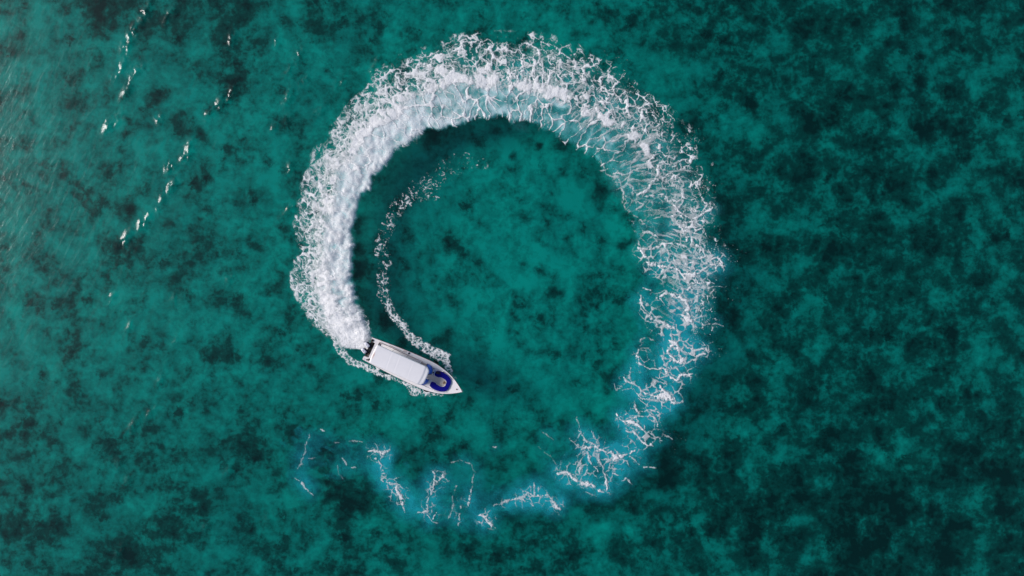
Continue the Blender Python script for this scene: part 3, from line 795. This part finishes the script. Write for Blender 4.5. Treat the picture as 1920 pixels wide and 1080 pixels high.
A = R(-24.2)
BOAT_AT = Vector(((690.5 - 960) * S + .082, (540 - 654.5) * S + .182, 0))
boat = bpy.data.objects.new("speedboat", None); C.objects.link(boat)
boat.location = BOAT_AT; boat.rotation_euler = (0, 0, A)
tag(boat, "white speedboat with long white canopy, blue horseshoe cushions and twin outboards", "boat")


def at_boat(u, v, z):
    return (BOAT_AT.x + u * math.cos(A) - v * math.sin(A), BOAT_AT.y + u * math.sin(A) + v * math.cos(A), z)


LEN = 11.87
def half_beam(u):
    if u < 6.5: return 1.36 + .30 * math.sin(min(1, u / 6.5) * math.pi / 2)
    return 1.66 * max(0.0, 1 - ((u - 6.5) / (LEN - 6.5)) ** 2.5)
def deck_z(u, v=0): return .97 + max(0.0, u - 7.0) * .0924
us = [0.03, .5, 1, 2, 3, 4, 5, 6, 6.5, 7, 7.5, 8, 8.5, 9, 9.4, 9.8, 10.2, 10.5, 10.8, 11.1, 11.35, 11.55, 11.7, 11.8, LEN]

# hull skin
HV, HF = [], []
for u in us:
    b = half_beam(u); x = max(0, (u - 6.5) / 5.37)
    zg = deck_z(u) + .03
    kz = -.45 + 1.0 * max(0, (u - 8.5) / 3.37) ** 2.2
    ch = .90 - .34 * x; cz = .12 + .45 * x * x
    sec = [(b, zg), (b * (.965 - .08 * x), zg - .30), (b * ch, cz), (b * ch * .5, (cz + kz) / 2 - .04), (0, kz)]
    ring = [(v, z) for v, z in sec] + [(-v, z) for v, z in sec[-2::-1]]
    HV += [(u, v, z) for v, z in ring]
m_ = 9
for i in range(len(us) - 1):
    for k in range(m_ - 1):
        HF.append((i * m_ + k, i * m_ + k + 1, (i + 1) * m_ + k + 1, (i + 1) * m_ + k))
# the transom, cut down for the engines
HF.append((1, 2, 3, 4, 5, 6, 7))
hull = mesh_from("hull", HV, HF, WHITE, boat, True)
for s_ in (1, -1):
    tube("rub_rail", [(u, s_ * (half_beam(u) + .012), deck_z(u) - .03) for u in us], .036, NAVY, boat, 6)

# deck with the openings for the cabin, the walkway and the bow seating
outer = [(u, half_beam(u) - .005) for u in us] + [(u, -half_beam(u) + .005) for u in us[-2::-1]]
outer += [(.03, -1.0), (.16, -.93), (.58, -.90), (.58, .90), (.16, .93), (.03, 1.0)]
half_hole = [(.95, 1.16), (2.4, 1.16), (4.5, 1.16), (6.95, 1.16), (7.2, .92), (7.42, .55), (7.46, .30), (8.70, .29), (8.80, .40), (8.95, .46), (9.45, .44), (9.68, .36), (9.80, .20)]
hole = half_hole + [(u, -v) for u, v in half_hole[::-1]]
pts = [Vector((u, v, 0)) for u, v in outer], [Vector((u, v, 0)) for u, v in hole]
tris = tessellate_polygon(list(pts))
DV = [(u, v, deck_z(u)) for u, v in outer + hole]
deck = mesh_from("deck", DV, [tuple(t) for t in tris], DECK, boat)
if deck.data.polygons[0].normal.z < 0: deck.data.flip_normals()
# coaming: walls of the openings, a little lip standing over the deck
n_ = len(hole)
WV = [(u, v, deck_z(u) + .035) for u, v in hole] + [(u, v, .40 if u < 7.44 else .90) for u, v in hole]
coam = mesh_from("coaming", WV, [(i, (i + 1) % n_, n_ + (i + 1) % n_, n_ + i) for i in range(n_)], WHITE, boat)
sol = coam.modifiers.new("thick", 'SOLIDIFY'); sol.thickness = .03; sol.offset = 0
prism("cabin_floor", [(.97, -1.15), (7.44, -1.15), (7.44, 1.15), (.97, 1.15)], .36, .42, BEIGE, boat)
fl = [p for p in half_hole if p[0] > 7.3]
prism("walkway_floor", [(7.40, .30)] + [(u, v - .01) for u, v in fl[1:]] + [(u, -v + .01) for u, v in fl[:0:-1]] + [(7.40, -.30)], .86, .96, BEIGE, boat)
prism("bulkhead", [(7.38, -.9), (7.41, -.9), (7.41, .9), (7.38, .9)], .42, .95, WHITE, boat)
for s_ in (1, -1):
    bevel(prism("bench", [(1.3, s_ * .62), (6.2, s_ * .62), (6.2, s_ * 1.12), (1.3, s_ * 1.12)], .42, .80, WHITE, boat), .03)
    # grab rails and trim along the side decks
    tube("side_rail", [(u, s_ * (1.22 + .02 * math.sin(u)), 1.10) for u in np.linspace(.98, 6.75, 14)], .022, REDWOOD, boat, 6)
    tube("side_rail", [(u, s_ * (1.335 + .015 * math.sin(u * .8)), 1.05) for u in np.linspace(2.2, 6.55, 12)], .018, REDWOOD, boat, 6)
    for u in (1.25, 2.9, 4.6, 6.35):
        tube("canopy_post", [(u, s_ * 1.12, .98), (u, s_ * 1.06, 2.36)], .025, STEEL, boat, 8)

# engine well at the stern
prism("engine_well", [(.04, -.92), (.57, -.89), (.57, .89), (.04, .92)], .40, .50, GREY, boat)
mesh_from("well_wall", [(.58, -.90, .97), (.58, .90, .97), (.58, .90, .45), (.58, -.90, .45), (.05, .95, .97), (.05, .95, .45), (.05, -.95, .97), (.05, -.95, .45)],
          [(0, 1, 2, 3), (1, 4, 5, 2), (0, 3, 7, 6)], WHITE, boat)
tube("fuel_hose", [(.55, .20, .62), (.42, .05, .72), (.36, -.15, .66), (.42, -.34, .74), (.52, -.42, .62)], .028, BLACK, boat, 6)
tube("fuel_hose", [(.56, .52, .66), (.40, .46, .78), (.22, .36, .70)], .028, BLACK, boat, 6)
tube("fuel_hose", [(.54, -.62, .62), (.40, -.56, .74), (.20, -.44, .68)], .022, ROPE, boat, 6)
lump("battery_box", (.24, .34, .22), (.3, .3), BLACK, boat, loc=(.44, .74, .62))
lump("stern_recess_dark", (.28, .26, .10), (.35, .35), BLACK, boat, loc=(.20, 1.08, 1.0))  # raised black lumps standing in for the dark of the stern recesses
lump("stern_recess_dark", (.32, .14, .10), (.35, .35), BLACK, boat, loc=(.62, -1.16, 1.01), rz=.3)
lump("stern_recess_dark", (.16, .24, .10), (.35, .35), BLACK, boat, loc=(.72, -1.08, 1.0), rz=-.2)
tube("stern_cleat", [(.2, -1.2, 1.0), (.2, -1.2, 1.05), (.34, -1.22, 1.05)], .018, STEEL, boat, 6)

# outboard motors, turned for the tight circle
for (u, v) in ((-.10, .40), (-.16, -.37)):
    rz = R(-23)
    c, s = math.cos(rz), math.sin(rz)
    g = lambda x, y: (u + x * c - y * s, v + x * s + y * c)
    box = [g(-.10, -.09), g(.42, -.12), g(.42, .12), g(-.10, .09)]
    leg = bevel(prism("outboard_motor", box, -.55, .78, NAVY, boat), .02)
    ex, ey = g(0, 0)
    lump("motor_pan", (.70, .40, .26), (.45, .4), NAVY, leg, loc=(*g(.10, .09), .96), rz=rz, taper=.15)
    lump("motor_cowl", (.68, .34, .46), (.5, .5), COWL, leg, loc=(*g(-.03, -.03), 1.06), rz=rz, taper=-.2)
    lump("badge", (.10, .08, .02), (.6, .6), NAVY, leg, n=(10, 6), loc=(*g(-.02, -.03), 1.29), rz=rz)
    bevel(prism("motor_bracket", [g(.30, -.15), g(.50, -.17), g(.50, .17), g(.30, .15)], .42, .86, BLACK, leg), .02)

# canopy: a moulded sheet with three cross ribs and a stepped front lip
def canopy_half(u):
    h = 1.11
    if u < 1.30: h = 1.11 - .24 + .24 * math.sqrt(max(0, 1 - ((1.30 - u) / .25) ** 2))
    if u > 6.95: h = .50 + .61 * math.sqrt(max(0, 1 - ((u - 6.95) / .66) ** 2))
    return h
cu = sorted(set([1.05, 1.06, 1.08, 1.12, 1.18, 1.25, 1.32, 6.9, 6.98, 7.06, 7.14, 7.22, 7.3, 7.38, 7.46, 7.52, 7.56, 7.59, 7.61] + [round(x, 3) for x in np.arange(1.4, 6.86, .06)]))
cv = np.sin(np.linspace(-math.pi / 2, math.pi / 2, 27)) * .5 + np.linspace(-1, 1, 27) * .5
CVT, CF = [], []
for u in cu:
    h = canopy_half(u)
    for k in cv:
        z = 2.36 + .085 * (1 - abs(k) ** 2.4) + .02 * math.cos((u - 4.2) * .5)
        for c_ in (3.0, 3.95, 5.55):
            z -= .006 * math.exp(-((u - c_ + .06 * k) / .05) ** 2) - .004 * math.exp(-((u - c_ - .13 + .06 * k) / .07) ** 2)
        z -= .05 * (1 / (1 + math.exp(-(u - 7.02 - .12 * (1 - k * k)) / .02)))
        z -= .07 * max(0, (abs(k) - .93) / .07) ** 2
        z -= .06 * max(0, (1.2 - u) / .15) ** 2 + .06 * max(0, (u - 7.5) / .11) ** 2
        CVT.append((u, h * k, z))
nk = len(cv)
for i in range(len(cu) - 1):
    for k in range(nk - 1):
        CF.append((i * nk + k, i * nk + k + 1, (i + 1) * nk + k + 1, (i + 1) * nk + k))
m_can, nt, out = new_mat("canopy_gelcoat")
b_ = nt.nodes.new("ShaderNodeBsdfPrincipled"); b_.inputs["Roughness"].default_value = .42
tc = node(nt, "ShaderNodeTexCoord")
n1 = node(nt, "ShaderNodeTexNoise", i_Scale=1.3, i_Detail=5.0, i_Roughness=0.6)
n2 = node(nt, "ShaderNodeTexNoise", i_Scale=9.0, i_Detail=4.0, i_Roughness=0.7)
sx_ = node(nt, "ShaderNodeSeparateXYZ")
for n in (n1, n2): nt.links.new(tc.outputs["Object"], n.inputs["Vector"])
nt.links.new(tc.outputs["Object"], sx_.inputs[0])
mA = node(nt, "ShaderNodeMix", data_type='RGBA'); mA.inputs[6].default_value = (.76, .745, .775, 1); mA.inputs[7].default_value = (.85, .835, .865, 1)
nt.links.new(n1.outputs[0], mA.inputs[0])
# rust and salt stains along the after edge
ru = math_node(nt, 'SUBTRACT', 1.0, math_node(nt, 'MULTIPLY', math_node(nt, 'ABSOLUTE', math_node(nt, 'SUBTRACT', sx_.outputs[0], 1.22)), 6.5), True)
rv = math_node(nt, 'SUBTRACT', 1.0, math_node(nt, 'MULTIPLY', math_node(nt, 'ABSOLUTE', math_node(nt, 'ADD', sx_.outputs[1], 0.12)), 1.7), True)
rs_ = math_node(nt, 'MULTIPLY', math_node(nt, 'MULTIPLY', ru, rv), math_node(nt, 'MULTIPLY', math_node(nt, 'SUBTRACT', n2.outputs[0], 0.36), 4.5, True))
mB = node(nt, "ShaderNodeMix", data_type='RGBA'); mB.inputs[7].default_value = (.50, .27, .19, 1)
nt.links.new(math_node(nt, 'MULTIPLY', rs_, 1.3, True), mB.inputs[0]); nt.links.new(mA.outputs[2], mB.inputs[6])
nt.links.new(mB.outputs[2], b_.inputs["Base Color"]); nt.links.new(b_.outputs[0], out.inputs[0])
can = mesh_from("canopy", CVT, CF, m_can, boat, True)
if can.data.polygons[len(can.data.polygons) // 2].normal.z < 0: can.data.flip_normals()
sol = can.modifiers.new("thick", 'SOLIDIFY'); sol.thickness = .06; sol.offset = -1

# curved blue screens either side of the walkway
def screen(s_):
    top = [(6.98, 1.13), (7.20, 1.02), (7.38, .86), (7.50, .66), (7.54, .46), (7.55, .28)]
    bot = [(7.00, 1.30), (7.36, 1.24), (7.64, 1.07), (7.81, .84), (7.88, .60), (7.88, .34)]
    V, F = [], []
    for (a, b) in zip(top, bot):
        for q in range(5):
            k = q / 4
            V.append((a[0] + (b[0] - a[0]) * k, s_ * (a[1] + (b[1] - a[1]) * k), 1.72 + (deck_z(b[0]) + .01 - 1.72) * k + .10 * math.sin(k * math.pi)))
    for i in range(5):
        for q in range(4): F.append((i * 5 + q, i * 5 + q + 1, (i + 1) * 5 + q + 1, (i + 1) * 5 + q))
    o = mesh_from("windscreen", V, F, SCREEN, boat, True)
    sl = o.modifiers.new("thick", 'SOLIDIFY'); sl.thickness = .02
    tube("screen_frame", [Vector(V[25 + q]) + Vector((0, 0, .01)) for q in range(5)], .028, NAVY, o, 6)
    tube("screen_frame", [Vector(V[q]) + Vector((0, 0, .01)) for q in range(5)], .026, NAVY, o, 6)
    tube("screen_frame", [Vector(V[i * 5 + 4]) + Vector((0, 0, .005)) for i in range(6)], .018, WHITE, o, 6)
screen(1); screen(-1)

# horseshoe cushion round the bow seating
def rounded(p, it=2):
    for _ in range(it):
        q = []
        for i in range(len(p)):
            a, b = p[i], p[(i + 1) % len(p)]
            q += [(a[0] * .8 + b[0] * .2, a[1] * .8 + b[1] * .2), (a[0] * .2 + b[0] * .8, a[1] * .2 + b[1] * .8)]
        p = q
    return p
hu = [(8.20, .36), (8.18, .90), (8.55, 1.05), (9.05, 1.09), (9.58, 1.01), (10.06, .78), (10.30, .42)]
hi = [(9.84, .20), (9.70, .38), (9.44, .47), (8.95, .49), (8.80, .42), (8.76, .36)]
U = hu + [(u, -v) for u, v in hu[::-1]] + [(u, -v) for u, v in hi[::-1]] + hi
cush = prism("bow_cushion", rounded(U), lambda u, v: deck_z(u) + .004, lambda u, v: deck_z(u) + .15, BLUE, boat)
bevel(cush, .045, 3)
for u, v, r, m in ((7.86, 1.00, .055, BLACK), (7.98, .58, .085, BLACK), (8.10, .37, .045, BLACK), (11.17, .0, .075, REDWOOD)):
    lump("deck_fitting", (r * 2, r * 2, r * 1.4), (1, .6), m, boat, n=(12, 8), loc=(u, v, deck_z(u) + r * .5))
bevel(prism("deck_hatch", [(8.02, .52), (8.17, .52), (8.17, .90), (8.02, .90)], deck_z(8.1) - .02, deck_z(8.1) + .05, paint("pale_blue_plastic", (.38, .48, .66), .4), boat), .015)
lump("side_cleat", (.16, .24, .16), (.5, .5), BLACK, boat, loc=(4.58, 1.44, 1.04), rz=-.5)
tube("bow_rail", [(u, half_beam(u) * .86, deck_z(u) + .05) for u in (8.6, 9.2, 9.8, 10.4)], .012, STEEL, boat, 6)
tube("bow_rail", [(u, -half_beam(u) * .86, deck_z(u) + .05) for u in (8.6, 9.2, 9.8, 10.4)], .012, STEEL, boat, 6)

# loose things on and along the boat
def loose(name, label, cat, u, v, z, rz=0.0, group=None):
    e = bpy.data.objects.new(name, None); C.objects.link(e)
    e.location = at_boat(u, v, z); e.rotation_euler = (0, 0, A + rz)
    return tag(e, label, cat, None, group)

def fender(u, s_, label, rz):
    v = s_ * (half_beam(u) + .13)
    e = loose("fender", label, "fender", u, v, .62, rz, "fenders hung along the hull")
    lump("fender_body", (.80, .20, .20), (1, .45), BLACK, e)
    tube("lanyard", [(.30, 0, .09), (.26, -s_ * .05, .25), (.22, -s_ * .14, deck_z(u) - .58)], .012, ROPE, e, 5)
fender(7.75, 1, "black fender against the hull beside the inner foam line", -.28)
fender(8.15, -1, "black fender on the hull side facing away from the ring", .30)

e = loose("rope_coil", "coiled tan rope on the floor inside the blue cushions", "rope", 9.58, .03, .96)
pts = [((.115 + .018 * math.sin(a * 3.1)) * math.cos(a), (.115 + .018 * math.sin(a * 3.1)) * math.sin(a) * 1.15, .025 + .006 * a) for a in np.linspace(0, 2 * math.pi * 3, 60)]
tube("rope_strand", pts, .024, ROPE, e, 6)
e = loose("mooring_rope", "small bunch of tan rope on the side deck near the black cleat", "rope", 4.08, 1.44, .985)
pts = [(.16 * math.cos(a) * (1 + .2 * math.sin(2.3 * a)), .075 * math.sin(a) * (1 + .2 * math.cos(1.7 * a)), .02 + .004 * a) for a in np.linspace(0, 2 * math.pi * 2.6, 50)]
tube("rope_strand", pts, .016, paint("faded_rope", (.60, .40, .28), .85, var=.2, scale=30), e, 5)
e = loose("boat_hook", "thin brown pole lying past the end of the blue cushion", "pole", 8.50, .90, deck_z(8.5) + .20)
tube("shaft", [(-.15, -.02, -.02), (.62, .27, -.10)], .024, REDWOOD, e, 6)
tube("hook_tip", [(.62, .27, -.10), (.70, .30, -.10), (.70, .26, -.10)], .020, BLACK, e, 6)
e = loose("dark_cloth", "dark cloth spread on the corner of the blue cushion", "cloth", 8.52, .80, deck_z(8.5) + .158, .2)
rs = random.Random(3)
nx_, ny_ = 12, 8
V = [((i / nx_ - .5) * .52 + rs.uniform(-.012, .012), (j / ny_ - .5) * .30 * (1 - .35 * i / nx_) + rs.uniform(-.012, .012), .012 + .03 * rs.random() * math.sin(math.pi * i / nx_) + .035 * (i / nx_) * .8) for j in range(ny_ + 1) for i in range(nx_ + 1)]
F = [(j * (nx_ + 1) + i, j * (nx_ + 1) + i + 1, (j + 1) * (nx_ + 1) + i + 1, (j + 1) * (nx_ + 1) + i) for j in range(ny_) for i in range(nx_)]
cl = mesh_from("cloth_sheet", V, F, paint("dark_cloth", (.012, .010, .022), .9), e, True)
